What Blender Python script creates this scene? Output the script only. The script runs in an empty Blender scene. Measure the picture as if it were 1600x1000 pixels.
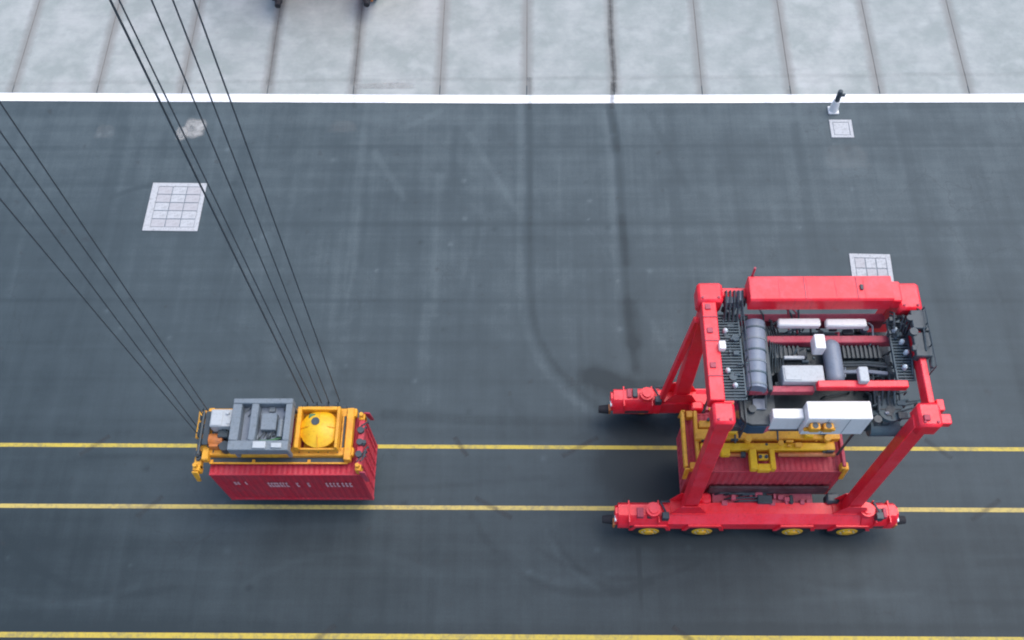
import bpy, bmesh, math, random
import numpy as np
from mathutils import Vector, Matrix
random.seed(7)
rng = np.random.default_rng(7)
S = bpy.context.scene
C = S.collection
R = math.radians

# ------------------------------------------------------------------ camera
cam = bpy.data.objects.new('camera', bpy.data.cameras.new('camera'))
C.objects.link(cam)
cam.data.sensor_width = 36.0
cam.data.lens = 1566.46 / 1600 * 36
cam.data.clip_start = 0.5
cam.data.clip_end = 3000
M = Matrix(((0.99963018, 0.00337100, 0.02698415, 0.0),
            (0.00933245, 0.88949889, -0.45684201, 0.0),
            (-0.02554239, 0.45692489, 0.88913848, 42.2),
            (0, 0, 0, 1)))
cam.matrix_world = M
S.camera = cam

# ------------------------------------------------------------------ sky, sun, exposure
SUN_EL, SUN_AZ = R(67), R(64)       # thinly veiled sun, high over the right-hand side of the quay, behind thin cloud (azimuth from +Y)
w = bpy.data.worlds.new('World'); S.world = w; w.use_nodes = True
nt = w.node_tree; nt.nodes.clear()
sky = nt.nodes.new('ShaderNodeTexSky'); sky.sky_type = 'NISHITA'; sky.sun_disc = False
sky.sun_elevation = SUN_EL; sky.sun_rotation = SUN_AZ
sky.air_density = 1.0; sky.dust_density = 2.5; sky.ozone_density = 1.0
bg = nt.nodes.new('ShaderNodeBackground'); bg.inputs['Strength'].default_value = 0.15
wo = nt.nodes.new('ShaderNodeOutputWorld')
nt.links.new(sky.outputs[0], bg.inputs[0]); nt.links.new(bg.outputs[0], wo.inputs[0])
sl = bpy.data.lights.new('sun', 'SUN'); sl.energy = 0.85; sl.angle = R(52); sl.color = (1.0, 0.975, 0.935)
so = bpy.data.objects.new('sun', sl); C.objects.link(so)
d = Vector((math.sin(SUN_AZ) * math.cos(SUN_EL), math.cos(SUN_AZ) * math.cos(SUN_EL), math.sin(SUN_EL)))
so.rotation_euler = d.to_track_quat('Z', 'Y').to_euler()
so.location = (50, 25, 90)
S.view_settings.view_transform = 'Standard'; S.view_settings.look = 'None'
S.view_settings.gamma = 1; S.view_settings.use_curve_mapping = False
S.view_settings.exposure = 0.92
S.render.engine = 'CYCLES'
S.cycles.filter_width = 2.0
S.cycles.max_bounces = 6

# ------------------------------------------------------------------ materials
def nodes(name):
    m = bpy.data.materials.new(name); m.use_nodes = True
    n = m.node_tree; b = n.nodes['Principled BSDF']
    return m, n, b
def N(n, t, **k):
    x = n.nodes.new(t)
    for a, v in k.items():
        if a.startswith('i_'): x.inputs[a[2:].replace('_', ' ')].default_value = v
        else: setattr(x, a, v)
    return x
def mixc(n, fac, a, b, blend='MIX'):
    x = n.nodes.new('ShaderNodeMix'); x.data_type = 'RGBA'; x.blend_type = blend
    for sock, v in ((x.inputs[0], fac), (x.inputs[6], a), (x.inputs[7], b)):
        if isinstance(v, (int, float)): sock.default_value = v
        elif isinstance(v, tuple): sock.default_value = v if len(v) == 4 else (*v, 1)
        else: n.links.new(v, sock)
    return x.outputs[2]
def ramp(n, src, lo, hi):
    x = n.nodes.new('ShaderNodeMapRange'); x.inputs[1].default_value = lo; x.inputs[2].default_value = hi
    x.clamp = True
    n.links.new(src, x.inputs[0]); return x.outputs[0]
def math_(n, op, a, b=0.0):
    x = n.nodes.new('ShaderNodeMath'); x.operation = op
    for s, v in ((x.inputs[0], a), (x.inputs[1], b)):
        if isinstance(v, (int, float)): s.default_value = v
        else: n.links.new(v, s)
    return x.outputs[0]
def coord(n, kind='Object', scale=(1, 1, 1)):
    tc = n.nodes.new('ShaderNodeTexCoord'); mp = n.nodes.new('ShaderNodeMapping')
    mp.inputs['Scale'].default_value = scale
    n.links.new(tc.outputs[kind], mp.inputs[0]); return mp.outputs[0]
def noise(n, vec, scale, detail=4, rough=0.6):
    x = n.nodes.new('ShaderNodeTexNoise'); x.inputs['Scale'].default_value = scale
    x.inputs['Detail'].default_value = detail; x.inputs['Roughness'].default_value = rough
    n.links.new(vec, x.inputs['Vector']); return x.outputs['Fac']
def bump(n, b, h, strength, dist):
    x = n.nodes.new('ShaderNodeBump'); x.inputs['Strength'].default_value = strength
    x.inputs['Distance'].default_value = dist
    n.links.new(h, x.inputs['Height']); n.links.new(x.outputs[0], b.inputs['Normal'])

def paint(name, col, rough=0.45, grime=0.35, grimecol=(0.05, 0.04, 0.035), metal=0.0, scale=1.3, spec=0.5, fade=0.12, bleach=None):
    m, n, b = nodes(name)
    v = coord(n)
    big = noise(n, v, scale, 5, 0.65)
    fine = noise(n, v, scale * 9, 4, 0.7)
    pale = tuple(min(1, c * (1 - fade) + 0.5 * fade) for c in col)
    c1 = mixc(n, ramp(n, big, 0.35, 0.7), col, pale)
    g = math_(n, 'MULTIPLY', ramp(n, fine, 0.52, 0.78), grime)
    c2 = mixc(n, g, c1, grimecol)
    streak = noise(n, coord(n, 'Object', (5, 5, 0.35)), 1.6, 3, 0.6)
    c3 = mixc(n, math_(n, 'MULTIPLY', ramp(n, streak, 0.56, 0.75), grime * 0.8), c2, grimecol)
    if bleach:       # chalky, sun-bleached and scuffed patches
        c3 = mixc(n, math_(n, 'MULTIPLY', ramp(n, noise(n, v, 0.9, 7, 0.8), 0.46, 0.62), 0.9), c3, bleach)
        c3 = mixc(n, math_(n, 'MULTIPLY', ramp(n, noise(n, v, 4.2, 6, 0.8), 0.60, 0.70), 0.65), c3, grimecol)
    n.links.new(c3, b.inputs['Base Color'])
    n.links.new(math_(n, 'ADD', math_(n, 'MULTIPLY', fine, 0.25), rough - 0.12), b.inputs['Roughness'])
    b.inputs['Metallic'].default_value = metal
    b.inputs['Specular IOR Level'].default_value = spec
    bump(n, b, fine, 0.12, 0.01)
    return m

m_red = paint('red_paint', (0.90, 0.007, 0.026), 0.36, 0.34, (0.24, 0.010, 0.018), spec=0.55, fade=0.02, bleach=(0.88, 0.045, 0.075))
m_redd = paint('dusty_red_paint', (0.40, 0.03, 0.06), 0.6, 0.5, (0.06, 0.025, 0.03))
m_pink = paint('dusty_pink_paint', (0.50, 0.07, 0.11), 0.6, 0.5, (0.12, 0.04, 0.06))
m_maroon = paint('dark_maroon_steel', (0.05, 0.012, 0.018), 0.6, 0.6, (0.015, 0.012, 0.012))
m_yel = paint('yellow_paint', (0.80, 0.38, 0.010), 0.5, 0.45, (0.14, 0.06, 0.02), fade=0.08, bleach=(0.60, 0.24, 0.02))
m_yeb = paint('bright_yellow_paint', (0.80, 0.46, 0.008), 0.45, 0.3, (0.22, 0.10, 0.01), fade=0.03, bleach=(0.66, 0.30, 0.01))
m_ctr = paint('container_red', (0.48, 0.012, 0.033), 0.55, 0.40, (0.14, 0.03, 0.03), fade=0.04, bleach=(0.40, 0.035, 0.055))
m_ctr2 = paint('container_maroon', (0.50, 0.03, 0.05), 0.6, 0.5, (0.10, 0.02, 0.025), fade=0.10)
m_dark = paint('dark_steel', (0.028, 0.045, 0.055), 0.5, 0.4, (0.01, 0.01, 0.012), fade=0.06)
m_teal = paint('teal_deck_paint', (0.045, 0.085, 0.105), 0.55, 0.4, (0.02, 0.025, 0.03), fade=0.08)
m_bluegrey = paint('blue_grey_metal', (0.17, 0.21, 0.27), 0.45, 0.3, (0.05, 0.06, 0.07))
m_grey = paint('grey_paint', (0.155, 0.19, 0.215), 0.5, 0.5, (0.05, 0.06, 0.06))
m_lgrey = paint('light_grey_paint', (0.42, 0.45, 0.46), 0.5, 0.4, (0.15, 0.15, 0.14))
m_white = paint('white_paint', (0.78, 0.78, 0.76), 0.45, 0.2, (0.35, 0.33, 0.3), fade=0.0)
m_black = paint('black_rubber', (0.016, 0.016, 0.02), 0.75, 0.3, (0.04, 0.035, 0.03), fade=0.02, spec=0.3)
m_orange = paint('orange_paint', (0.50, 0.15, 0.02), 0.55, 0.6)
m_green = paint('green_paint', (0.04, 0.16, 0.06), 0.5, 0.3)
m_rope = paint('steel_rope', (0.05, 0.062, 0.07), 0.55, 0.3, (0.01, 0.01, 0.01), fade=0.02)
m_mark = paint('faded_white_print', (0.66, 0.36, 0.38), 0.6, 0.4, (0.4, 0.1, 0.12), fade=0.0)
m_cover = paint('pale_concrete', (0.45, 0.46, 0.465), 0.8, 0.8, (0.15, 0.15, 0.15), fade=0.0)
m_cover2 = paint('pinkish_concrete', (0.41, 0.405, 0.41), 0.8, 0.6, (0.20, 0.17, 0.17), fade=0.0)
m_glass, n_, b_ = nodes('cab_glass')
b_.inputs['Base Color'].default_value = (0.02, 0.06, 0.11, 1); b_.inputs['Roughness'].default_value = 0.08
b_.inputs['Specular IOR Level'].default_value = 0.9
m_lens, n_, b_ = nodes('lamp_lens')
b_.inputs['Base Color'].default_value = (0.55, 0.66, 0.7, 1); b_.inputs['Roughness'].default_value = 0.15

# asphalt: wear and carrier shade painted on the ground mesh + procedural grain
m_asph, n, b = nodes('asphalt')
v = coord(n)
wear_shade = N(n, 'ShaderNodeAttribute', attribute_name='wear_shade')
big = noise(n, v, 0.16, 5, 0.6)
mid = noise(n, v, 0.9, 6, 0.65)
fin = noise(n, v, 14, 5, 0.75)
agg = noise(n, v, 60, 3, 0.7)
alongx = noise(n, coord(n, 'Object', (0.05, 1.6, 1)), 1.0, 5, 0.65)
alongy = noise(n, coord(n, 'Object', (1.5, 0.07, 1)), 1.0, 5, 0.65)
s = math_(n, 'ADD', math_(n, 'MULTIPLY', math_(n, 'SUBTRACT', big, 0.5), 0.60), math_(n, 'MULTIPLY', math_(n, 'SUBTRACT', mid, 0.5), 0.34))
s = math_(n, 'ADD', s, math_(n, 'MULTIPLY', math_(n, 'SUBTRACT', alongx, 0.5), 0.36))
s = math_(n, 'ADD', s, math_(n, 'MULTIPLY', math_(n, 'SUBTRACT', alongy, 0.5), 0.42))
s = math_(n, 'ADD', s, math_(n, 'MULTIPLY', math_(n, 'SUBTRACT', fin, 0.5), 0.50))
s = math_(n, 'ADD', s, math_(n, 'MULTIPLY', math_(n, 'SUBTRACT', agg, 0.5), 0.40))
s = math_(n, 'ADD', s, wear_shade.outputs['Fac'])
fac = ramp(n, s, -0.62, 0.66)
cr = N(n, 'ShaderNodeValToRGB')
cr.color_ramp.elements[0].color = (0.012, 0.023, 0.028, 1)
cr.color_ramp.elements[1].color = (0.122, 0.156, 0.165, 1)
e = cr.color_ramp.elements.new(0.5); e.color = (0.044, 0.064, 0.072, 1)
n.links.new(fac, cr.inputs[0])
# small brown oil and dust spots
vor = N(n, 'ShaderNodeTexVoronoi', feature='DISTANCE_TO_EDGE'); vor.inputs['Scale'].default_value = 0.33
wv = N(n, 'ShaderNodeVectorMath', operation='ADD'); nc = N(n, 'ShaderNodeTexNoise'); nc.inputs['Scale'].default_value = 1.4; nc.inputs['Detail'].default_value = 6
n.links.new(v, nc.inputs['Vector']); n.links.new(v, wv.inputs[0]); n.links.new(nc.outputs['Color'], wv.inputs[1]); n.links.new(wv.outputs[0], vor.inputs['Vector'])
crack = math_(n, 'MULTIPLY', math_(n, 'SUBTRACT', 1.0, ramp(n, vor.outputs['Distance'], 0.0, 0.012)), ramp(n, big, 0.50, 0.62))
crc = mixc(n, math_(n, 'MULTIPLY', crack, 0.25), cr.outputs[0], (0.012, 0.014, 0.016))
sp = ramp(n, noise(n, v, 1.7, 2, 0.5), 0.68, 0.78)
n.links.new(mixc(n, math_(n, 'MULTIPLY', sp, 0.40), crc, (0.026, 0.028, 0.03)), b.inputs['Base Color'])
n.links.new(math_(n, 'ADD', math_(n, 'MULTIPLY', fin, 0.25), 0.50), b.inputs['Roughness'])
b.inputs['Specular IOR Level'].default_value = 0.4
bump(n, b, agg, 0.35, 0.01)

# apron concrete: dirt collecting at the slab edges, cloudy stains, broom lines
m_conc, n, b = nodes('apron_concrete')
v = coord(n, 'Object')
oi = N(n, 'ShaderNodeObjectInfo')
addv = N(n, 'ShaderNodeVectorMath', operation='ADD')
sc = N(n, 'ShaderNodeVectorMath', operation='SCALE'); sc.inputs['Scale'].default_value = 37.0
comb = N(n, 'ShaderNodeCombineXYZ')
for k in range(3): n.links.new(oi.outputs['Random'], comb.inputs[k])
n.links.new(comb.outputs[0], sc.inputs[0]); n.links.new(v, addv.inputs[0]); n.links.new(sc.outputs[0], addv.inputs[1])
vv = addv.outputs[0]
big = noise(n, vv, 0.55, 6, 0.62); mid = noise(n, vv, 2.4, 6, 0.7); fin = noise(n, vv, 25, 4, 0.7)
mpp = N(n, 'ShaderNodeMapping'); mpp.inputs['Scale'].default_value = (0.5, 3.2, 1); mpp.inputs['Rotation'].default_value = (0, 0, 0.35)
n.links.new(vv, mpp.inputs[0])
drag = noise(n, mpp.outputs[0], 0.8, 6, 0.7)
c = mixc(n, ramp(n, big, 0.38, 0.66), (0.275, 0.305, 0.285), (0.40, 0.415, 0.395))
c = mixc(n, math_(n, 'MULTIPLY', ramp(n, drag, 0.50, 0.70), 0.30), c, (0.255, 0.265, 0.26))
c = mixc(n, math_(n, 'MULTIPLY', ramp(n, mid, 0.52, 0.78), 0.25), c, (0.26, 0.265, 0.27))
c = mixc(n, math_(n, 'MULTIPLY', ramp(n, noise(n, vv, 0.8, 3, 0.5), 0.58, 0.75), 0.35), c, (0.50, 0.515, 0.50))
sx = N(n, 'ShaderNodeSeparateXYZ'); n.links.new(v, sx.inputs[0])
edge = math_(n, 'ADD', math_(n, 'ABSOLUTE', sx.outputs[0]), math_(n, 'MULTIPLY', math_(n, 'SUBTRACT', mid, 0.5), 0.35))
c = mixc(n, math_(n, 'MULTIPLY', ramp(n, edge, 1.86, 2.20), 0.80), c, (0.215, 0.21, 0.195))
tint = math_(n, 'MULTIPLY', oi.outputs['Random'], 0.24)
c = mixc(n, tint, c, (0.20, 0.24, 0.235))
c = mixc(n, math_(n, 'MULTIPLY', ramp(n, noise(n, vv, 1.3, 5, 0.8), 0.66, 0.74), 0.35), c, (0.22, 0.17, 0.13))
c = mixc(n, math_(n, 'MULTIPLY', ramp(n, fin, 0.5, 0.8), 0.22), c, (0.16, 0.16, 0.16))
n.links.new(c, b.inputs['Base Color']); b.inputs['Roughness'].default_value = 0.8
bump(n, b, fin, 0.2, 0.005)
m_joint = paint('joint_filler', (0.175, 0.17, 0.155), 0.9, 0.4)

def line_mat(name, col, wearcol, amt):
    m, n, b = nodes(name)
    v = coord(n)
    a = noise(n, v, 5.0, 6, 0.75); a2 = noise(n, v, 0.5, 4, 0.6)
    f = math_(n, 'MULTIPLY', ramp(n, math_(n, 'ADD', math_(n, 'MULTIPLY', a, 0.65), math_(n, 'MULTIPLY', a2, 0.35)), 0.46, 0.60), amt)
    n.links.new(mixc(n, f, col, wearcol), b.inputs['Base Color']); b.inputs['Roughness'].default_value = 0.65
    return m
m_wline = line_mat('white_line_paint', (0.84, 0.85, 0.86), (0.45, 0.47, 0.48), 0.5)
m_y1 = line_mat('yellow_line_paint', (0.52, 0.39, 0.05), (0.16, 0.15, 0.09), 0.65)
m_y2 = line_mat('faded_yellow_line_paint', (0.50, 0.38, 0.10), (0.17, 0.15, 0.10), 0.65)

def soft_mat(name, col):
    m, n, b = nodes(name)
    at = N(n, 'ShaderNodeAttribute', attribute_name='cover')
    nz = noise(n, coord(n), 2.2, 5, 0.7)
    tr = N(n, 'ShaderNodeBsdfTransparent'); mx = N(n, 'ShaderNodeMixShader')
    n.links.new(math_(n, 'MULTIPLY', at.outputs['Fac'], ramp(n, nz, 0.2, 0.65)), mx.inputs[0])
    n.links.new(tr.outputs[0], mx.inputs[1]); n.links.new(b.outputs[0], mx.inputs[2])
    n.links.new(mx.outputs[0], n.nodes['Material Output'].inputs[0])
    b.inputs['Base Color'].default_value = (*col, 1); b.inputs['Roughness'].default_value = 0.8
    return m
m_stain = soft_mat('dark_stain', (0.06, 0.06, 0.06))
m_scuff = soft_mat('pale_cement_scuff', (0.36, 0.36, 0.34))

# ------------------------------------------------------------------ mesh helpers
class MB:
    def __init__(s): s.bm = bmesh.new()
    def box(s, x0, x1, y0, y1, z0, z1, bev=0.025):
        t = bmesh.new()
        bmesh.ops.create_cube(t, size=1)
        sx, sy, sz = abs(x1 - x0), abs(y1 - y0), abs(z1 - z0)
        for q in t.verts:
            q.co = Vector(((x0 + x1) / 2 + q.co.x * sx, (y0 + y1) / 2 + q.co.y * sy, (z0 + z1) / 2 + q.co.z * sz))
        bev = min(bev, 0.3 * min(sx, sy, sz))
        if bev > 0.001:
            bmesh.ops.bevel(t, geom=t.edges[:], offset=bev, segments=1, affect='EDGES')
        s._add(t); return s
    def _add(s, t):
        me = bpy.data.meshes.new('tmp'); t.to_mesh(me); t.free(); s.bm.from_mesh(me); bpy.data.meshes.remove(me)
    def cyl(s, p0, p1, r, r2=None, seg=14, caps=True):
        p0, p1 = Vector(p0), Vector(p1); dd = p1 - p0
        t = bmesh.new()
        bmesh.ops.create_cone(t, cap_ends=caps, segments=seg, radius1=r, radius2=r if r2 is None else r2, depth=dd.length)
        mt = Matrix.Translation((p0 + p1) / 2) @ dd.to_track_quat('Z', 'Y').to_matrix().to_4x4()
        bmesh.ops.transform(t, matrix=mt, verts=t.verts); s._add(t); return s
    def path(s, pts, r, seg=7):
        for a, c in zip(pts[:-1], pts[1:]): s.cyl(a, c, r, seg=seg)
        return s
    def beam(s, p0, p1, wx, wy, wx2=None, wy2=None):
        """rectangular beam between two points, cross-section axes kept close to world X/Y (for posts)"""
        wx2 = wx if wx2 is None else wx2; wy2 = wy if wy2 is None else wy2
        vs = []
        for p, a, c in ((p0, wx, wy), (p1, wx2, wy2)):
            for i, j in ((-1, -1), (1, -1), (1, 1), (-1, 1)):
                vs.append((p[0] + i * a / 2, p[1] + j * c / 2, p[2]))
        t = bmesh.new(); q = [t.verts.new(x) for x in vs]
        for f in ((3, 2, 1, 0), (4, 5, 6, 7), (0, 1, 5, 4), (1, 2, 6, 5), (2, 3, 7, 6), (3, 0, 4, 7)):
            t.faces.new([q[i] for i in f])
        bmesh.ops.bevel(t, geom=t.edges[:], offset=0.025, segments=1, affect='EDGES')
        s._add(t); return s
    def prism(s, prof, axis, a0, a1):
        """extrude a closed 2D profile along an axis ('x': prof=(y,z), 'y': prof=(x,z), 'z': prof=(x,y))"""
        t = bmesh.new()
        def P(u, v_, a): return {'x': (a, u, v_), 'y': (u, a, v_), 'z': (u, v_, a)}[axis]
        A = [t.verts.new(P(u, v_, a0)) for u, v_ in prof]; B = [t.verts.new(P(u, v_, a1)) for u, v_ in prof]
        t.faces.new(A); t.faces.new(B[::-1])
        for i in range(len(prof)):
            j = (i + 1) % len(prof); t.faces.new((A[j], A[i], B[i], B[j]))
        bmesh.ops.recalc_face_normals(t, faces=t.faces); s._add(t); return s
    def sphere(s, p, r, sz=1.0, seg=14):
        t = bmesh.new(); bmesh.ops.create_uvsphere(t, u_segments=seg, v_segments=8, radius=r)
        for q in t.verts: q.co = Vector((q.co.x, q.co.y, q.co.z * sz)) + Vector(p)
        s._add(t); return s
    def mesh(s, name, off=(0, 0, 0), smooth=False):
        bmesh.ops.translate(s.bm, verts=s.bm.verts, vec=-Vector(off))
        me = bpy.data.meshes.new(name); s.bm.to_mesh(me); s.bm.free()
        if smooth:
            for p in me.polygons: p.use_smooth = True
            me.set_sharp_from_angle(angle=R(40))
        return me

def obj(name, me, mat, parent=None, loc=(0, 0, 0)):
    o = bpy.data.objects.new(name, me); C.objects.link(o)
    if mat and not me.materials: me.materials.append(mat)
    o.location = loc
    if parent: o.parent = parent
    return o
def thing(name, label, cat, loc, rz=0, group=None):
    o = bpy.data.objects.new(name, None); C.objects.link(o); o.location = loc; o.rotation_euler = (0, 0, rz)
    o.empty_display_size = 0.5
    o['label'] = label; o['category'] = cat
    if group: o['group'] = group
    return o
ORG = Vector((0, 0, 0))
def part(name, mb, mat, parent, smooth=True, label=None):
    o = obj(name, mb.mesh(name, ORG, smooth), mat, parent)
    if label: o['label'] = label
    return o
def children(o): return [c for c in bpy.data.objects if c.parent == o]
def copy_tree(o, kids, parent=None):
    c = o.copy(); C.objects.link(c); c.parent = parent
    for ch in kids.get(o.name, []): copy_tree(ch, kids, c)
    return c

# ------------------------------------------------------------------ ground: asphalt yard
def lineY(x):     # centre of the white line
    return 34.90 - 0.018 * (x + 1.4) if x < -1.4 else 34.90 - 0.0085 * (x + 1.4)
xs = np.concatenate([[-600, -300, -150, -90, -60, -45], np.arange(-36, 34, 0.13), [45, 60, 90, 150, 300, 600]])
ys = np.concatenate([[-600, -300, -120, -60, -30, -12, -4, 0], np.arange(3, 36.2, 0.11), [45, 60, 90, 150, 300, 600]])
X, Y = np.meshgrid(xs, ys)
W = np.zeros_like(X)
def seg_dist(X, Y, pts):
    best = np.full(X.shape, 1e9)
    for (ax, ay), (bx, by) in zip(pts[:-1], pts[1:]):
        dx, dy = bx - ax, by - ay; L2 = dx * dx + dy * dy
        t = np.clip(((X - ax) * dx + (Y - ay) * dy) / L2, 0, 1)
        best = np.minimum(best, np.hypot(X - ax - t * dx, Y - ay - t * dy))
    return best
def mark(pts, wd, amt, soft=0.6):
    global W
    dd = seg_dist(X, Y, pts)
    W += amt * np.exp(-(np.maximum(dd - wd * (1 - soft), 0) / (wd * soft)) ** 2)
def smooth(pts, k=3):
    for _ in range(k):
        q = [pts[0]]
        for a, c in zip(pts[:-1], pts[1:]):
            q += [(a[0] * .75 + c[0] * .25, a[1] * .75 + c[1] * .25), (a[0] * .25 + c[0] * .75, a[1] * .25 + c[1] * .75)]
        pts = q + [pts[-1]]
    return pts
# asphalt tone: paler towards the white line, darker in the near lane
W += 0.26 * np.clip((Y - 16) / 20, -0.2, 1) - 0.10
W -= 0.22 * (1 / (1 + np.exp((Y - 12.3) / 0.5)))
W -= 0.08 * (1 / (1 + np.exp((Y - 15.6) / 0.3)))
# the turning tyre marks
mark(smooth([(-0.52, 35), (-0.44, 29), (-0.45, 23.4), (-0.15, 21), (0.66, 19.35), (1.7, 18.1), (3.1, 16.9), (5, 16.2)]), 0.17, -0.24)
mark(smooth([(-1.0, 34.5), (-0.95, 29), (-0.95, 23.4), (-0.55, 20.6), (0.4, 18.8), (1.6, 17.5), (2.7, 16.7)]), 0.2, 0.14)
mark(smooth([(3.76, 34.4), (4.1, 32.1), (4.15, 27.8), (4.17, 23.4), (4.3, 21), (4.4, 19.2)]), 0.20, -0.24)
mark([(3.80, 34.0), (4.05, 31.6)], 0.25, -0.26); mark([(4.15, 27.4), (4.3, 24.8)], 0.25, -0.24)
mark([(4.25, 22.4), (4.4, 20.6)], 0.50, -0.30); mark([(4.5, 20.4), (4.5, 19.0)], 0.25, -0.2)
mark([(3.6, 34), (3.75, 24), (3.9, 17.5)], 0.22, 0.10)
mark([(2.4, 18.6), (4.4, 17.9), (6, 17.8)], 0.75, -0.36); mark([(2.6, 18.9), (3.8, 18.2)], .5, -.2); mark([(1.5, 18.9), (4.0, 18.5)], 0.4, -0.12)  # broad dark patches off the carrier's rear left end
mark(smooth([(-7, 16.9), (-3, 16.6), (1, 16.5), (4, 16.6)]), 0.28, -0.24)
mark(smooth([(-14, 17.1), (-10, 16.9), (-7, 16.5)]), 0.3, -0.10)
for xx, y0, y1, wd, a in ((-9.2, 33, 20, .25, .10), (-5.1, 30, 22, .22, .15), (-5.3, 22.5, 17.5, .25, .14), (-4.3, 33, 29, .2, -.08), (-9.0, 28, 24, .2, .10),
                          (-3.2, 33, 28, .3, .09), (6.9, 35, 20, .3, -.10), (8.9, 33, 22, .2, .07), (9.9, 34, 26, .3, -.08), (13.4, 33, 20, .3, -.10),
                          (-15.3, 32, 22, .3, -.10), (-22, 33, 20, .4, -.08), (19, 33, 20, .5, -.12), (22, 30, 16, .5, -.10)):
    mark(smooth([(xx, y0), (xx - 0.1, (y0 + y1) / 2), (xx + 0.15, y1)]), wd, a)
for (p, q, a) in (((-8.5, 31.5), (-6.8, 28.6), .12), ((-3.6, 32.6), (-1.2, 28.0), .12), ((5.9, 33.8), (7.5, 29), -.1), ((-12.6, 23), (-9, 19), -.08),
                  ((-7.2, 33), (-5.2, 34.2), .10), ((4.8, 22.5), (6.2, 19.5), .09)):
    mark([p, q], 0.2, a)
for yy, a, wd in ((31.8, -.11, .12), (29.2, .05, .1), (27.05, -.12, .14), (26.3, -.06, .1), (24.4, .05, .12), (22.7, -.11, .12), (20.4, -.07, .1), (18.5, -.07, .15), (33.6, .08, .35)):
    mark([(-40, yy + 0.25), (0, yy), (40, yy - 0.2)], wd, a)
mark([(3.9, 14.4), (5.8, 14.2)], 1.6, -0.50); mark([(3.4, 16.3), (5.4, 16.2)], 0.5, -0.3)  # shade beside the carrier painted into the asphalt, with some tyre rubber
mark([(-33, 28), (-25, 20), (-22, 8)], 5.0, -0.14)  # broad soft darkening down the left and right margins
mark([(29, 30), (24, 20), (23, 8)], 4.0, -0.10)
mark([(-30, 12.0), (-6, 11.8)], 0.5, 0.05)
mark([(-40, 16.1), (2, 15.95)], 0.28, -0.12); mark([(-40, 6.9), (40, 6.9)], 0.3, -0.1)
# arcs scuffed by turning wheels in the near lane
for cx, cy, r, a0, a1, a in ((2.2, 14.5, 5.6, 200, 300, -.12), (1.2, 14.0, 4.6, 230, 300, .10), (-20, 15, 6.6, 220, 300, .10), (-17.5, 16, 7.2, 215, 290, -.09),
                             (13, 14.5, 5.5, 200, 280, .10), (12.2, 14.0, 4.7, 215, 290, -.10), (-8, 3.0, 7.6, 60, 130, .08), (5.0, 13.6, 5.0, 205, 255, -.14), (4.4, 13.0, 4.3, 200, 250, .12)):
    mark([(cx + r * math.cos(R(t)), cy + r * math.sin(R(t))) for t in range(a0, a1, 6)], 0.16, a)
mark([(4.22, 12.3), (4.0, 4)], 0.05, -0.45); mark([(-12, 12.2), (-16, 3)], 0.5, .06)
mark([(15.0, 30.6), (15.8, 30.4)], 0.5, .07)
mark([(-40, 7.5), (40, 7.4)], 0.35, -0.12)
for _ in range(46):
    k = rng.random(); a = rng.uniform(-.11, .08)
    if k < .45:
        x_ = rng.uniform(-26, 24); y_ = rng.uniform(18, 30); l_ = rng.uniform(3, 9); b_2 = rng.uniform(-.8, .8)
        pts_ = smooth([(x_, y_ - l_ / 2), (x_ + b_2 * .4, y_), (x_ + b_2, y_ + l_ / 2)], 2)
    elif k < .8:
        x_ = rng.uniform(-26, 24); y_ = rng.choice([rng.uniform(7.6, 12.2), rng.uniform(12.8, 17)]); l_ = rng.uniform(5, 16)
        pts_ = smooth([(x_ - l_ / 2, y_), (x_, y_ + rng.uniform(-.2, .2)), (x_ + l_ / 2, y_ + rng.uniform(-.5, .5))], 2)
    else:
        x_, y_, r_, t0 = rng.uniform(-24, 22), rng.uniform(7, 26), rng.uniform(3, 9), rng.uniform(0, 6.2)
        pts_ = [(x_ + r_ * math.cos(t0 + q * .12), y_ + r_ * math.sin(t0 + q * .12)) for q in range(10)]
    w_ = rng.uniform(.08, .16); mark(pts_, w_, a, .4)
    if rng.random() < .5: mark([(q[0] + .38, q[1] + .1) for q in pts_], w_, a, .4)
for wx in (4.5, 6.7, 10.4, 12.7): mark([(wx - .5, 11.4), (wx + .5, 11.3)], .35, -.28)  # contact shadow at the front wheels, painted into the ground colour
mark([(3.0, 11.2), (14.5, 11.1)], .5, -.16)  # same painted contact shadow, along the whole front sill
# sparse pale drips and gum spots
for _ in range(90):
    px, py = rng.uniform(-24, 24), rng.uniform(5, 34); r = rng.uniform(0.06, 0.16)
    k = (np.abs(X - px) < .6) & (np.abs(Y - py) < .6)
    W[k] += rng.choice([-.3, .25, .35]) * np.exp(-(((X[k] - px) ** 2 + (Y[k] - py) ** 2) / r ** 2))
def grid_mesh(name, xs, ys, Z=0.0):
    nx, ny = len(xs), len(ys)
    gx, gy = np.meshgrid(xs, ys)
    co = np.stack([gx.ravel(), gy.ravel(), np.full(gx.size, Z)], 1).astype(np.float32)
    i = np.arange(nx * (ny - 1)).reshape(ny - 1, nx)[:, :-1].ravel()
    f = np.stack([i, i + 1, i + nx + 1, i + nx], 1).astype(np.int32)
    me = bpy.data.meshes.new(name)
    me.vertices.add(len(co)); me.vertices.foreach_set('co', co.ravel())
    me.loops.add(f.size); me.loops.foreach_set('vertex_index', f.ravel())
    me.polygons.add(len(f)); me.polygons.foreach_set('loop_start', np.arange(0, f.size, 4, dtype=np.int32))
    me.update(calc_edges=True)
    return me
me = grid_mesh('asphalt', xs, ys)
at = me.attributes.new('wear_shade', 'FLOAT', 'POINT'); at.data.foreach_set('value', W.ravel().astype(np.float32))
g = obj('ground', me, m_asph); g['kind'] = 'structure'

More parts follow.
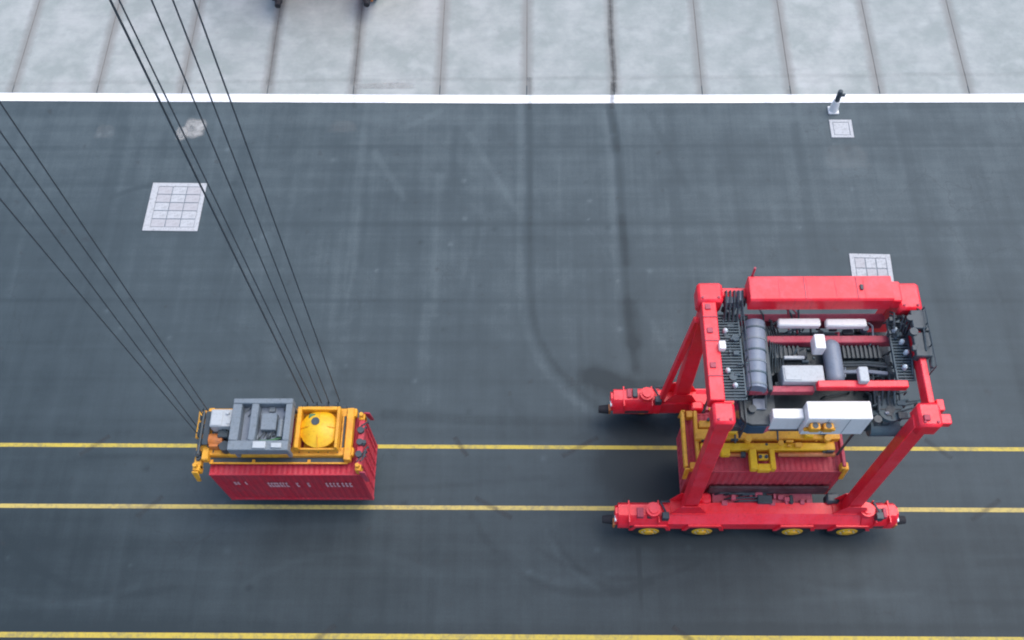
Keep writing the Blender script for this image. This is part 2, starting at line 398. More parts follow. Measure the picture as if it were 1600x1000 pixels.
def strip(name, pts, wd, z, mat):
    """flat painted strip along a polyline"""
    me = bpy.data.meshes.new(name); vs = []; fs = []
    for i, (x, y) in enumerate(pts):
        vs += [(x, y - wd / 2, z), (x, y + wd / 2, z)]
        if i: fs.append((2 * i - 2, 2 * i, 2 * i + 1, 2 * i - 1))
    me.from_pydata(vs, [], fs); o = obj(name, me, mat); o['kind'] = 'structure'; return o
strip('white_line', [(x, lineY(x)) for x in (-80, -60, -40, -28, -20, -12, -6, -1.4, 5, 12, 20, 28, 45, 80)], 0.56, 0.034, m_wline)
def yl(x0, y0, x1, y1, wd, mat):
    return strip('yellow_line', [(x, y0 + (y1 - y0) * (x - x0) / (x1 - x0)) for x in (-90, -45, 0, 45, 90)], wd, 0.004, mat)
yl(-24.3, 15.44, 21.2, 15.23, 0.18, m_y1)
yl(-23.6, 12.62, 20.6, 12.50, 0.19, m_y2)
yl(-20, 7.16, 20, 7.16, 0.22, m_y1)

# ------------------------------------------------------------------ concrete apron in slabs
me = bpy.data.meshes.new('bed')
me.from_pydata([(-160, lineY(-160) + .2, .008), (160, lineY(160) + .2, .008), (160, 200, .008), (-160, 200, .008)], [], [(0, 1, 2, 3)])
apron = obj('concrete_apron', me, m_joint); apron['kind'] = 'structure'
J0, JW, G = 4.05, 4.67, 0.028
slab_cache = {}
for k in range(-12, 12):
    xa, xb = J0 + k * JW, J0 + (k + 1) * JW
    xc = (xa + xb) / 2
    for r in range(3):
        y1 = 35.2 + 15.0 * (r + 1)
        a0 = lineY(xa) - .25 if r == 0 else y1 - 15.0 + G
        b0 = lineY(xb) - .25 if r == 0 else y1 - 15.0 + G
        hw = JW / 2 - G
        key = r if r == 2 else (k, r)
        if key not in slab_cache:
            prof = [(-hw, a0 - 35), (hw, b0 - 35), (hw, y1 - G - 35), (-hw, y1 - G - 35)]
            slab_cache[key] = MB().prism(prof, 'z', 0.0, 0.03).mesh('slab')
        o = obj('slab', slab_cache[key], m_conc, apron, (xc, 35, 0.0 + rng.uniform(-.0005, .0005)))
def soft_strip(name, pts, wd, z, mat, amt):
    """strip with a soft-edged cover attribute; pts are (x, y)"""
    vs, fs, al = [], [], []
    prof = [(-1, 0), (-.5, .7), (0, 1), (.5, .7), (1, 0)]
    for i, (x, y) in enumerate(pts):
        j, l = min(i + 1, len(pts) - 1), max(i - 1, 0)
        t = Vector((pts[j][0] - pts[l][0], pts[j][1] - pts[l][1])).normalized(); nn = Vector((-t.y, t.x))
        for u, a in prof:
            vs.append((x + nn.x * u * wd / 2, y + nn.y * u * wd / 2, z)); al.append(a * amt)
        if i:
            for q in range(4): fs.append((5 * (i - 1) + q, 5 * (i - 1) + q + 1, 5 * i + q + 1, 5 * i + q))
    me = bpy.data.meshes.new(name); me.from_pydata(vs, [], fs)
    a = me.attributes.new('cover', 'FLOAT', 'POINT'); a.data.foreach_set('value', al)
    o = obj(name, me, mat); o['kind'] = 'structure'; return o
soft_strip('tyre_stain', [(4.05 + .03 * math.sin(i), 35.3 + i * .9) for i in range(12)], 0.42, 0.0385, m_stain, 0.6)
soft_strip('tyre_stain', [(-10 + .05 * math.sin(i), 36 + i * .9) for i in range(10)], 0.5, 0.0385, m_stain, 0.28)
soft_strip('tyre_stain', [(-14.6 + .05 * math.sin(i), 36 + i * .9) for i in range(10)], 0.5, 0.0385, m_stain, 0.28)
soft_strip('tyre_stain', [(x, 36.3 + .05 * math.sin(x)) for x in range(-30, 30, 2)], 0.35, 0.0385, m_stain, 0.10)

for pts_, wd_, a_ in (([(-.45, 36.4), (-.45, 34.2)], .3, .25), ([(4.0, 36.0), (3.9, 34.2)], .34, .45), ([(-9.9, 35.8), (-9.8, 34.4)], .3, .2), ([(13.3, 35.4), (13.4, 34.2)], .3, .2)):
    soft_strip('tyre_stain', [(pts_[0][0] + (pts_[1][0] - pts_[0][0]) * t_, pts_[0][1] + (pts_[1][1] - pts_[0][1]) * t_) for t_ in (0, .25, .5, .75, 1)], wd_, .0400, m_stain, a_)
for cx_, cy_, sl_, a_ in ((-20, 15.42, .6, .4), (-3.5, 15.35, -.3, .5), (1.8, 15.35, .8, .5), (17.5, 15.25, -.5, .4), (-17, 12.6, .5, .35), (-2, 12.56, -.8, .5), (3.5, 12.55, .3, .6), (19, 12.5, .7, .4), (-9, 7.16, .6, .4), (6, 7.16, -.6, .5)):
    soft_strip('tyre_stain', [(cx_ + sl_ * t_, cy_ + .45 * t_) for t_ in (-1, -.5, 0, .5, 1)], .3, .0075, m_stain, a_)
# pale cement patches by the line
def blob(name, cx, cy, rx, ry, amt, z):
    vs = [(cx, cy, z)]; al = [amt]; fs = []; nseg = 26
    for ring, (rr, a) in enumerate(((.7, amt), (1.0, 0.0))):
        for i in range(nseg):
            t = 2 * math.pi * i / nseg; q = 1 + .06 * math.sin(3 * t + cx) + .04 * math.sin(7 * t)
            cq = max(abs(math.cos(t)), abs(math.sin(t))) ** .6
            vs.append((cx + rx * rr * q * math.cos(t) / cq, cy + ry * rr * q * math.sin(t) / cq, z)); al.append(a)
    for i in range(nseg):
        j = (i + 1) % nseg
        fs += [(0, 1 + i, 1 + j), (1 + i, 1 + nseg + i, 1 + nseg + j, 1 + j)]
    me = bpy.data.meshes.new(name); me.from_pydata(vs, [], fs)
    a = me.attributes.new('cover', 'FLOAT', 'POINT'); a.data.foreach_set('value', al)
    o = obj(name, me, m_scuff); o['kind'] = 'structure'
blob('cement_patch', -18.2, 33.2, .62, .70, 1.0, .006)
blob('cement_patch', -18.85, 32.85, .34, .50, .95, .010)
blob('cement_patch', -23.0, 33.0, .6, .5, .12, .006)
blob('cement_patch', -10.3, 33.2, .8, .45, .11, .006)
blob('cement_patch', 15.75, 31.0, 1.2, .9, .10, .006)
blob('cement_patch', -8.3, 35.9, 1.8, .25, .5, .040)

# ------------------------------------------------------------------ chamber covers
def cover(name, label, x0, x1, y0, y1, nx, ny, skew, frame_w, pitmat=None):
    cx, cy = (x0 + x1) / 2, (y0 + y1) / 2
    t = thing(name, label, 'pit cover', (cx, cy, 0))
    hx, hy = (x1 - x0) / 2, (y1 - y0) / 2
    f = MB()
    fl, fo = frame_w
    f.box(-hx, -hx + fl, -hy, hy, 0, .045, .008); f.box(hx - fo, hx, -hy, hy, 0, .045, .008)
    f.box(-hx + fl, hx - fo, -hy, -hy + fo, 0, .044, .008); f.box(-hx + fl, hx - fo, hy - fo, hy, 0, .044, .008)
    o = obj('frame', f.mesh('frame'), m_cover, t)
    bx = MB().box(-hx + fl, hx - fo, -hy + fo, hy - fo, 0, .012, 0)
    obj('seat', bx.mesh('seat'), m_grey, t)
    w_, h_ = (2 * hx - fl - fo) / nx, (2 * hy - 2 * fo) / ny
    base = MB().box(-w_ / 2 + .022, w_ / 2 - .022, -h_ / 2 + .022, h_ / 2 - .022, 0, .04, .01).mesh('cover_slab')
    base2 = base.copy(); base3 = base.copy()
    base.materials.append(m_cover); base2.materials.append(m_cover2); base3.materials.append(pitmat or m_cover)
    for i in range(nx):
        for j in range(ny):
            mm = base2 if random.random() < .4 else base
            if pitmat and i == nx // 2 and j == ny - 1: mm = base3
            obj('cover_slab', mm, None, t, (-hx + fl + (i + .5) * w_, -hy + fo + (j + .5) * h_, random.uniform(-.004, .002)))
    t.rotation_euler = (0, 0, skew)
    return t
cover('pit_cover', 'large pale square pit cover with a grid of slabs on open asphalt', -19.85, -17.05, 26.75, 29.65, 3, 5, -0.02, (.34, .22))
cover('pit_cover', 'pale gridded pit cover half hidden behind the big red carrier', 15.0, 16.95, 23.0, 25.2, 3, 3, -0.03, (.22, .22))
cover('pit_cover', 'small whitish pit cover just below the white line and marker post', 15.15, 16.3, 32.2, 33.35, 1, 1, -0.01, (.16, .16))

t = thing('marker_post', 'dark slim post on a white foot standing at the white line', 'post', (15.45, 33.95, 0))
obj('foot', MB().box(-.27, .27, -.25, .25, 0, .12, .03).cyl((0, 0, .1), (0, 0, .85), .24, .17).mesh('foot', smooth=True), m_white, t)
obj('post', MB().cyl((0, 0, .8), (0, 0, 1.55), .13, .13).sphere((0, 0, 1.55), .13, .6).mesh('post', smooth=True), m_dark, t)
obj('arm', MB().box(-.02, .30, -.05, .05, 1.18, 1.36, .02).mesh('arm'), m_dark, t)

# ------------------------------------------------------------------ containers
def corrugated(mb, axis, a0, a1, b0, b1, base, depth, pitch=0.27, sgn=1):
    """trapezoid sheet. axis 'x': runs along x at y=base, b = z range ; 'y': runs along y at x=base; 'r': roof, ribs across, runs along x at z=base, b=y range"""
    nrib = int(round((a1 - a0) / pitch)); p = (a1 - a0) / nrib
    pts = []
    for i in range(nrib):
        s0 = a0 + i * p
        pts += [(s0, 0), (s0 + .28 * p, 0), (s0 + .48 * p, depth * sgn), (s0 + .80 * p, depth * sgn)]
    pts.append((a1, 0))
    t = bmesh.new(); A, B = [], []
    for u, dd in pts:
        if axis == 'x': A.append(t.verts.new((u, base + dd, b0))); B.append(t.verts.new((u, base + dd, b1)))
        elif axis == 'y': A.append(t.verts.new((base + dd, u, b0))); B.append(t.verts.new((base + dd, u, b1)))
        else: A.append(t.verts.new((u, b0, base + dd))); B.append(t.verts.new((u, b1, base + dd)))
    for i in range(len(pts) - 1): t.faces.new((A[i], A[i + 1], B[i + 1], B[i]))
    mb._add(t)
def container(label, x0, y0, z0, mat, L=6.06, Wd=2.44, Hh=2.9, group=None):
    global ORG
    t = thing('shipping_container', label, 'container', (x0 + L / 2, y0 + Wd / 2, z0)); ORG = Vector(t.location)
    x1, y1, z1 = x0 + L, y0 + Wd, z0 + Hh
    for nm, yb, sg in (('side_panel', y0 + .02, 1), ('side_panel', y1 - .02, -1)):
        m = MB(); corrugated(m, 'x', x0 + .14, x1 - .14, z0 + .16, z1 - .10, yb, .030, sgn=sg); part(nm, m, mat, t, False)
    m = MB(); corrugated(m, 'y', y0 + .14, y1 - .14, z0 + .16, z1 - .10, x0 + .02, .045); part('end_panel', m, mat, t, False)
    m = MB(); corrugated(m, 'r', x0 + .05, x1 - .05, y0 + .05, y1 - .05, z1 - .035, .02, .21); part('roof', m, mat, t, False)
    for yy in (y0, y1 - .06):
        part('frame_rail', MB().box(x0 + .10, x1 - .10, yy, yy + .06, z1 - .10, z1 - .005, .01), mat, t, False); part('frame_rail', MB().box(x0 + .10, x1 - .10, yy, yy + .06, z0 + .01, z0 + .16, .01), mat, t, False)
    for xx in (x0, x1 - .06):
        part('frame_rail', MB().box(xx, xx + .06, y0 + .10, y1 - .10, z1 - .10, z1 - .007, .01), mat, t, False); part('frame_rail', MB().box(xx, xx + .06, y0 + .10, y1 - .10, z0 + .01, z0 + .16, .01), mat, t, False)
    m = MB().box(x0 + .07, x1 - .07, y0 + .07, y1 - .07, z0 + .05, z0 + .12, 0); part('floor', m, m_dark, t, False)
    for xx in (x0, x1 - .14):
        for yy in (y0, y1 - .14):
            m = MB().box(xx, xx + .14, yy, yy + .14, z0 + .11, z1 - .11, .015); part('corner_post', m, mat, t, False)
            for zz in (z0, z1 - .118):
                part('corner_casting', MB().box(xx - .004, xx + .166 - .008, yy - .004, yy + .158, zz, zz + .122, .012), mat, t, False)
    for i in (0, 1):   # doors on the +x end
        ya = y0 + .15 + i * 1.075; yb = ya + 1.06
        m = MB().box(x1 - .06, x1 - .03, ya, yb, z0 + .17, z1 - .12, .008)
        for q in range(5): m.box(x1 - .03, x1 - .015, ya + .05, yb - .05, z0 + .3 + q * .5, z0 + .55 + q * .5, .01)
        dr = part('door', m, mat, t, False)
        for q in (.28, .78):
            mm = MB().cyl((x1 + .012, ya + q, z0 + .14), (x1 + .012, ya + q, z1 - .12), .018, seg=8)
            for zz in (.35, 1.2, 2.2): mm.box(x1 - .012, x1 + .03, ya + q - .05, ya + q + .05, z0 + zz, z0 + zz + .06, .006)
            part('lock_rod', mm, mat, dr)
    return t, (x0, y0, z0, x1, y1, z1)

ct, B = container('red shipping container with pale lettering, hanging from the crane spreader on ropes', -13.09, 12.56, 1.1, m_ctr, Hh=3.3)
# faded, illegible lettering on the long side and the roof rail: short strokes like worn characters
x0, y0, z0, x1, y1, z1 = B
def stroke_group(xa, xb, zc, h, step=0.15):
    m = MB(); x = xa
    while x < xb:
        wv = random.uniform(.07, .11); k = random.random()
        if k < .8:
            m.box(x, x + wv, y0 - .012, y0 - .004, zc - h / 2, zc - h / 2 + h * random.choice((.3, .45)), 0)
            m.box(x, x + wv * .45, y0 - .0118, y0 - .0045, zc - h / 2, zc + h / 2, 0)
            m.box(x, x + wv, y0 - .0124, y0 - .0038, zc + h * .22, zc + h / 2, 0)
        x += step
    part('lettering', m, m_mark, ct, False)['kind'] = 'stuff'
stroke_group(-12.35, -11.85, z1 - 1.0, .34)
stroke_group(-11.00, -10.25, z1 - 1.2, .55, .12)
stroke_group(-9.85, -9.65, z1 - 1.2, .5)
stroke_group(-9.40, -9.28, z1 - 1.2, .5)
stroke_group(-9.05, -8.80, z1 - 1.2, .5)
stroke_group(-8.65, -8.10, z1 - 1.2, .5)
stroke_group(-8.00, -7.55, z1 - 1.2, .5)
container('maroon shipping container held between the legs of the red straddle carrier', 5.86, 12.72, 1.5, m_ctr2)

# ------------------------------------------------------------------ crane spreader with ropes
ORG = Vector((-10.3, 14.0, 4.4))
sp = thing('crane_spreader', 'yellow crane spreader with grey frame and round yellow basket on the hanging red container', 'spreader', ORG)
def P(name, mb, mat, par=None, smooth=True, label=None): return part(name, mb, mat, par or sp, smooth, label)
zb = 4.62
for yy in (13.20, 14.85):
    m = MB().box(-13.25, -7.32, yy, yy + .34, zb, zb + .30, .03); P('main_beam', m, m_yel)
m = MB().box(-13.05, -7.55, 12.93, 12.99, zb + .02, zb + .10, .01).box(-13.0, -12.9, 12.98, 13.09, zb + .02, zb + .1, 0)
for xx in (-11.35, -9.15, -7.6): m.box(xx, xx + .12, 12.98, 13.10, zb + .015, zb + .11, .01)
P('side_rail', m, m_yel)
P('gap_shade', MB().box(-13.0, -7.72, 13.0, 13.19, zb + .0, zb + .05, 0), m_dark)  # dark plate added to paint the shaded gap between beam and rail
for xa, xb in ((-13.30, -12.98), (-7.70, -7.36)):
    m = MB().box(xa + .02, xb - .04, 12.98, 15.16, zb + .06, zb + .44, .03); P('cross_beam', m, m_yel)
for xx in (-12.9, -11.9, -9.75, -7.86):
    P('rib', MB().box(xx, xx + .06, 13.42, 14.85, zb + .02, zb + .34, .01), m_yel)
# telescopic end beams with twistlock housings and flipper arms
for xa, xb, sg in ((-13.62, -13.34, -1), (-7.22, -6.98, 1)):
    e_ = P('end_beam', MB().box(xa, xb, 12.72, 14.92, 4.5, 4.82, .03), m_yel if sg < 0 else m_ctr2)
    for yy in (12.60, 14.72):
        P('twistlock_housing', MB().box(xa, xb, yy, yy + .26, 4.41, 4.88, .03).cyl(((xa + xb) / 2, yy + .15, 4.95), ((xa + xb) / 2, yy + .15, 5.12), .08), m_yel, e_)
    for yy in (13.25, 13.75, 14.25):
        P('hose_coupling', MB().cyl(((xa + xb) / 2, yy, 4.8), ((xa + xb) / 2, yy, 5.0), .13), m_dark, e_)
for px_, py_, sx_ in ((-13.45, 12.55, -1), (-13.45, 14.98, -1), (-6.98, 12.55, 1), (-6.98, 14.98, 1)):
    s_ = 1 if py_ > 13.8 else -1
    m = MB().beam((px_ + .05 * sx_, py_ + .02 * s_, 4.9), (px_ + .14 * sx_, py_ + .09 * s_, 3.95), .26, .07, .18, .05)
    P('guide_arm', m, m_yel if sx_ < 0 else m_redd)
# hoses and motor at the left end
P('drive_motor', MB().cyl((-13.0, 13.75, 5.15), (-12.45, 13.75, 5.15), .26).box(-12.98, -12.62, 13.42, 13.62, 4.9, 5.3), m_orange)
P('hydraulic_unit', MB().box(-12.62, -12.20, 13.75, 14.05, 4.95, 5.5).cyl((-12.35, 13.45, 4.9), (-12.35, 13.45, 5.35), .2).path([(-12.9, 14.1, 5.4), (-12.6, 14.2, 5.6), (-12.3, 14.0, 5.5), (-12.1, 13.5, 5.1)], .05), m_dark)
P('hydraulic_unit', MB().box(-13.25, -13.02, 13.5, 14.9, 5.25, 5.34, .01).path([(-13.35, 13.1, 5.3), (-13.35, 14.9, 5.3)], .06), m_dark)
P('control_cabinet', MB().box(-12.88, -12.02, 14.06, 14.78, 5.0, 5.85, .03).box(-12.82, -12.4, 14.1, 14.7, 5.85, 5.88, .01).cyl((-12.2, 14.6, 5.85), (-12.2, 14.6, 5.95), .07).box(-12.2, -12.05, 14.15, 14.3, 5.85, 5.9, .01), m_lgrey)
# grey head frame
hx0, hx1, hy0, hy1, hz = -11.96, -9.62, 12.98, 15.12, 6.15
m = MB()
m.box(hx0, hx1, hy0, hy0 + .40, hz - .5, hz, .03).box(hx0, hx1, hy1 - .22, hy1, hz - .5, hz, .03)
for a, b2 in ((hx0, hx0 + .36), (hx0 + .74, hx0 + 1.02), (hx1 - .26, hx1)): m.box(a, b2, hy0 + .40, hy1 - .22, hz - .5, hz - .004, .03)
P('head_frame', m, m_grey)
P('head_floor', MB().box(hx0 + .1, hx1 - .1, hy0 + .2, hy1 - .1, hz - .55, hz - .48, 0), m_bluegrey)
P('sheave_box', MB().box(hx0 + 1.15, hx0 + 1.75, 13.85, 14.55, hz - .47, hz - .12).cyl((hx0 + 1.9, 13.6, hz - .3), (hx0 + 1.9, 14.3, hz - .3), .13), m_grey)
P('hose_bundle', MB().path([(hx0 + 1.1, 13.5, hz - .4), (hx0 + 1.5, 13.45, hz - .3), (hx0 + 1.95, 13.6, hz - .35)], .05), m_green)
P('cable_box', MB().box(hx0 + 1.0, hx0 + 1.5, 13.02, 13.3, hz + .0, hz + .12, .02).box(hx0 + 1.7, hx0 + 2.1, 13.05, 13.25, hz, hz + .09, .02), m_lgrey)
m = MB()
for xx in (hx0 + .05, hx1 - .25):
    for yy in (hy0 + .05, hy1 - .25): m.box(xx + .05, xx + .2, yy + .05, yy + .2, 5.0, hz - .5, .02)
P('head_leg', m, m_grey)
# cable basket: open frame, a conical tub with a dark mouth
m = MB().box(-9.55, -9.38, 13.30, 15.02, 5.05, 5.55, .02).box(-7.98, -7.86, 13.30, 15.02, 5.05, 5.55, .02)
m.box(-9.38, -7.98, 14.88, 15.02, 5.05, 5.55, .02).box(-9.38, -7.98, 13.30, 13.38, 5.05, 5.3, .02)
P('basket_frame', m, m_yel)
bk = P('cable_basket', MB().cyl((-8.66, 14.15, 4.75), (-8.66, 14.15, 5.32), .62, .78, 22).cyl((-8.66, 14.15, 5.32), (-8.66, 14.15, 5.62), .78, .34, 22), m_yeb)
P('basket_mouth', MB().cyl((-8.78, 14.36, 5.40), (-8.78, 14.36, 5.66), .19, .16, 14), m_dark, bk)
P('basket_lid', MB().box(-9.1, -8.85, 14.5, 14.75, 5.35, 5.46, .02), m_green, bk)
P('basket_plate', MB().box(-9.35, -8.0, 13.42, 14.86, 4.66, 4.76, .01), m_yeb, bk)
def sclutter(name, x0_, x1_, y0_, y1_, z0_, z1_, n_, mat, seed, big_=.25):
    q = random.Random(seed); m = MB()
    for _ in range(n_):
        x_, y_, z_ = q.uniform(x0_, x1_), q.uniform(y0_, y1_), q.uniform(z0_, z1_); a_, b_2 = q.uniform(.05, big_), q.uniform(.05, big_)
        if q.random() < .5: m.box(x_, x_ + a_, y_, y_ + b_2, z_ - .15, z_, .01)
        else: m.path([(x_, y_, z_ - .1), (x_ + .06, y_, z_), (x_ + a_ * 2, y_ + b_2 * 2, z_), (x_ + a_ * 2, y_ + b_2 * 2, z_ - .2)], .028, 6)
    P(name, m, mat)['kind'] = 'stuff'
sclutter('pipework', -13.1, -12.2, 13.4, 14.1, 4.9, 5.3, 16, m_dark, 21)
sclutter('pipework', -11.7, -9.9, 13.4, 14.8, 5.62, 5.85, 16, m_grey, 22)
sclutter('pipework', -10.9, -9.95, 13.5, 14.8, 5.65, 5.9, 9, m_dark, 23, .2)
sclutter('pipework', -9.3, -8.0, 13.45, 14.8, 4.8, 5.0, 12, m_yel, 24)
sclutter('pipework', -13.6, -13.3, 12.9, 14.8, 4.85, 5.05, 12, m_dark, 25, .15)
sclutter('pipework', -7.25, -6.98, 12.9, 14.8, 4.85, 5.0, 10, m_dark, 26, .15)
m = MB()
for q in range(12):
    a_ = q * math.pi / 6
    if q % 3 == 0: m.beam((-8.66 + .36 * math.cos(a_), 14.15 + .36 * math.sin(a_), 5.63), (-8.66 + .80 * math.cos(a_), 14.15 + .80 * math.sin(a_), 5.33), .03, .03)
P('basket_rib', m, m_yel, bk)['kind'] = 'stuff'
for yy in (13.3, 14.9):
    m = MB()
    for q in range(14): m.box(-12.9 + q * .38, -12.86 + q * .38, yy, yy + .2, zb + .30, zb + .315, 0)
    P('weld_seam', m, m_dark)['kind'] = 'stuff'
P('walkway', MB().box(-7.88, -7.72, 13.4, 14.9, 4.75, 4.9, .01), m_dark)
# ropes (nearly vertical falls up to the crane trolley, out of the picture)
ropes = (((-13.63, 14.11), (-13.55, 14.12), 21.5, .021), ((-13.70, 14.44), (-13.48, 14.84), 22.0, .022), ((-13.44, 14.84), (-13.05, 15.06), 23.0, .021),
         ((-13.33, 15.10), (-12.92, 15.53), 23.5, .021), ((-9.40, 15.50), (-9.12, 15.76), 26.5, .029), ((-9.08, 15.43), (-8.94, 15.78), 26.5, .020),
         ((-8.73, 15.43), (-8.24, 15.77), 26.5, .020), ((-8.41, 15.43), (-7.78, 15.76), 26.5, .020), ((-7.99, 15.50), (-7.33, 15.76), 26.5, .021))
for (bx, by), (tx, ty), h, r in ropes:
    h0 = 5.6 if bx < -12 else 6.5
    k0 = (4.95 - h0) / (h - h0); k1 = (60.0 - h0) / (h - h0)
    m = MB().cyl((bx + (tx - bx) * k0, by + (ty - by) * k0, 4.95), (bx + (tx - bx) * k1, by + (ty - by) * k1, 60.0), r, seg=8)
    P('rope', m, m_rope)
P('sheave_beam', MB().box(-9.6, -7.75, 15.20, 15.34, 4.7, 4.9, .02), m_dark)
for yy in (14.08, 14.42, 14.80, 15.02):
    P('sheave', MB().cyl((-13.58, yy, 4.95), (-13.51, yy, 4.95), .15, seg=16), m_dark)
P('sheave_beam', MB().box(-13.72, -13.36, 13.95, 15.12, 4.70, 4.86, .02), m_yel)
for xx in (-9.38, -9.0, -8.55, -8.15):
    P('sheave', MB().cyl((xx, 15.26, 5.0), (xx + .07, 15.26, 5.0), .16, seg=16), m_dark)

# ------------------------------------------------------------------ straddle carrier
ORG = Vector((9.3, 14.4, 0))
sc_ = thing('straddle_carrier', 'big red straddle carrier carrying a maroon container across the yellow lines', 'straddle carrier', ORG)
SMALL = {'bolt', 'cooling_fin', 'hose_bundle', 'railing', 'pipework', 'wheel_nut', 'ladder', 'weld_plates', 'walkway_grating', 'door_gap', 'hood_seam', 'fan_grille'}
def Q(name, mb, mat, par=None, smooth=True, label=None):
    o = part(name, mb, mat, par or sc_, smooth, label)
    if name in SMALL: o['kind'] = 'stuff'
    return o
LX0, LX1 = 6.05, 12.62
FY, RY = 11.82, 16.90
wheel_me = None
def wheel(x, y, side):
    global wheel_me
    if wheel_me is None:
        t = MB()
        t.cyl((0, -.24, 0), (0, .24, 0), .80, seg=32).cyl((0, -.31, 0), (0, -.24, 0), .66, .80, seg=32, caps=True).cyl((0, .24, 0), (0, .31, 0), .80, .66, seg=32)
        r_ = MB().cyl((0, -.335, 0), (0, -.30, 0), .40, .44, seg=24).cyl((0, .30, 0), (0, .335, 0), .44, .40, seg=24).cyl((0, -.40, 0), (0, -.33, 0), .17, .2, seg=14)
        h_ = MB()
        for q in range(8):
            a = q * math.pi / 4
            h_.cyl((.28 * math.cos(a), -.36, .28 * math.sin(a)), (.28 * math.cos(a), -.33, .28 * math.sin(a)), .03, seg=6)
        wheel_me = (t.mesh('tyre', smooth=True), r_.mesh('rim', smooth=True), h_.mesh('wheel_nut'))
    tr = obj('wheel', wheel_me[0], m_black, sc_, Vector((x, y, .80)) - ORG)
    if side > 0: tr.rotation_euler = (0, 0, math.pi)
    ri = obj('rim', wheel_me[1], m_yeb, tr)
    nu = obj('wheel_nut', wheel_me[2], m_lgrey, tr); nu['kind'] = 'stuff'
for cy, sg in ((FY, -1), (RY, 1)):
    # sill: box girder with sloping outer shoulder
    prof = [(-.44, 1.02), (.36, 1.02), (.36, 2.05), (-.10, 2.05), (-.44, 1.72)]
    prof = [(cy + u * (1 if sg < 0 else -1), z) for u, z in prof]
    Q('sill', MB().prism(prof, 'x', 5.25, 13.05), m_red, smooth=False)
    Q('sill_cover', MB().box(7.1, 11.2, cy - sg * .37, cy - sg * .86, 1.35, 1.90, .03), m_pink, label='dusty red cover along the inner side of the sill')
    m = MB()
    for i in range(16):
        xx = random.uniform(7.0, 11.0); w1 = random.uniform(.08, .35); yy = cy - sg * random.uniform(.30, .70)
        m.box(xx, xx + w1, yy - .1, yy + .1, 1.88, random.uniform(1.98, 2.25), .02)
    Q('valve_row', m, m_pink).__setitem__('kind', 'stuff')
    m = MB()
    for i in range(7):
        yy = cy - sg * random.uniform(.34, .75); xx = random.uniform(7.1, 8.6); xe = xx + random.uniform(.6, 2.2)
        m.path([(xx, yy, 1.95), (xx + .15, yy, 2.12), (xe - .1, yy + .04, 2.12), (xe, yy + .04, 1.95)], .035)
    Q('pipework', m, m_dark)
    Q('gear_case', MB().box(LX0 + .42, LX0 + .95, cy - sg * .30, cy - sg * .72, 1.7, 2.3, .08), m_red)
    Q('gear_case', MB().box(LX1 - .95, LX1 - .42, cy - sg * .30, cy - sg * .72, 1.7, 2.3, .08), m_dark)
    for xa, xb in ((8.9, 9.5), (10.2, 10.35)):
        Q('drive_unit', MB().box(xa, xb, cy - sg * .30, cy - sg * .66, 1.93, 2.2, .03), m_dark)
    # end housings
    for x0_, x1_, dr in ((3.12, 5.24, -1), (13.06, 14.55, 1)):
        lo, hi = (x0_, x1_)
        pr_ = [(lo, 1.55), (lo + .22, 1.35), (hi, 1.35), (hi, 2.15), (lo + .15, 2.15), (lo, 2.0)] if dr < 0 else \
              [(lo, 1.35), (hi - .35, 1.2), (hi, 1.45), (hi, 1.75), (hi - .5, 2.1), (lo, 2.1)]
        ya_, yb2 = cy - .46, cy + .42
        cs = [(ya_, 1.2), (yb2, 1.2), (yb2, 1.85), (yb2 - .16, 2.12), (ya_ + .28, 2.12), (ya_, 1.78)]
        Q('end_housing', MB().prism(cs, 'x', lo + (.10 if dr < 0 else 0), hi - (.10 if dr > 0 else 0)).prism([(u_ + (.1 if u_ < cy else -.1), 1.3 + (v_ - 1.2) * .78) for u_, v_ in cs], 'x', lo - .02, hi + .02), m_red)
        for fl_ in (lo + .5, hi - .42): Q('housing_flange', MB().box(fl_, fl_ + .06, cy - .48, cy + .44, 1.25, 2.145, .01), m_red)
        fx = lo + 1.5 if dr < 0 else lo + .15
        m = MB().cyl((fx, cy - .02, 2.1), (fx, cy - .02, 2.42), .30).cyl((fx, cy - .02, 2.42), (fx, cy - .02, 2.52), .2)
        Q('steering_turret', m, m_red)
        m = MB().box(fx + .34, fx + .62, cy - .4, cy - .12, 2.0, 2.4, .02).path([(fx + .5, cy - .1, 2.3), (fx + .3, cy + .3, 2.35), (fx + .7, cy + .38, 2.2)], .045)
        Q('steering_motor', m, m_dark)
        for q in range(3):
            xq = random.uniform(lo + .5, hi - .6); Q('junction_box', MB().box(xq, xq + random.uniform(.12, .3), cy - sg * .1, cy + sg * .3, 2.0, random.uniform(2.16, 2.28), .02), random.choice((m_dark, m_redd, m_maroon)))
        Q('recess_shade', MB().box(lo + .6, hi - .5, cy - .475, cy - .455, 1.28, 1.55, 0), m_maroon)  # flat plate on the face; its dark colour stands in for recess shade
        ex = lo if dr < 0 else hi
        m = MB().box(min(ex, ex + dr * .10), max(ex, ex + dr * .10), cy - .40, cy - .1, 1.0, 1.45, .02)
        Q('bumper_plate', m, m_orange)
        nb = MB().cyl((ex + dr * .10, cy + .1 - (.2 if sg < 0 else .35), 1.2), (ex + dr * .52, cy + .1 - (.2 if sg < 0 else .35), 1.2), .21, .16, 12)
        Q('bumper', nb, m_black)
        m = MB().box(ex - .02 if dr > 0 else ex - .05, ex + .05 if dr > 0 else ex + .02, cy - .35, cy - .12, 1.68, 1.86, .01)
        Q('end_lamp', m, m_lens)
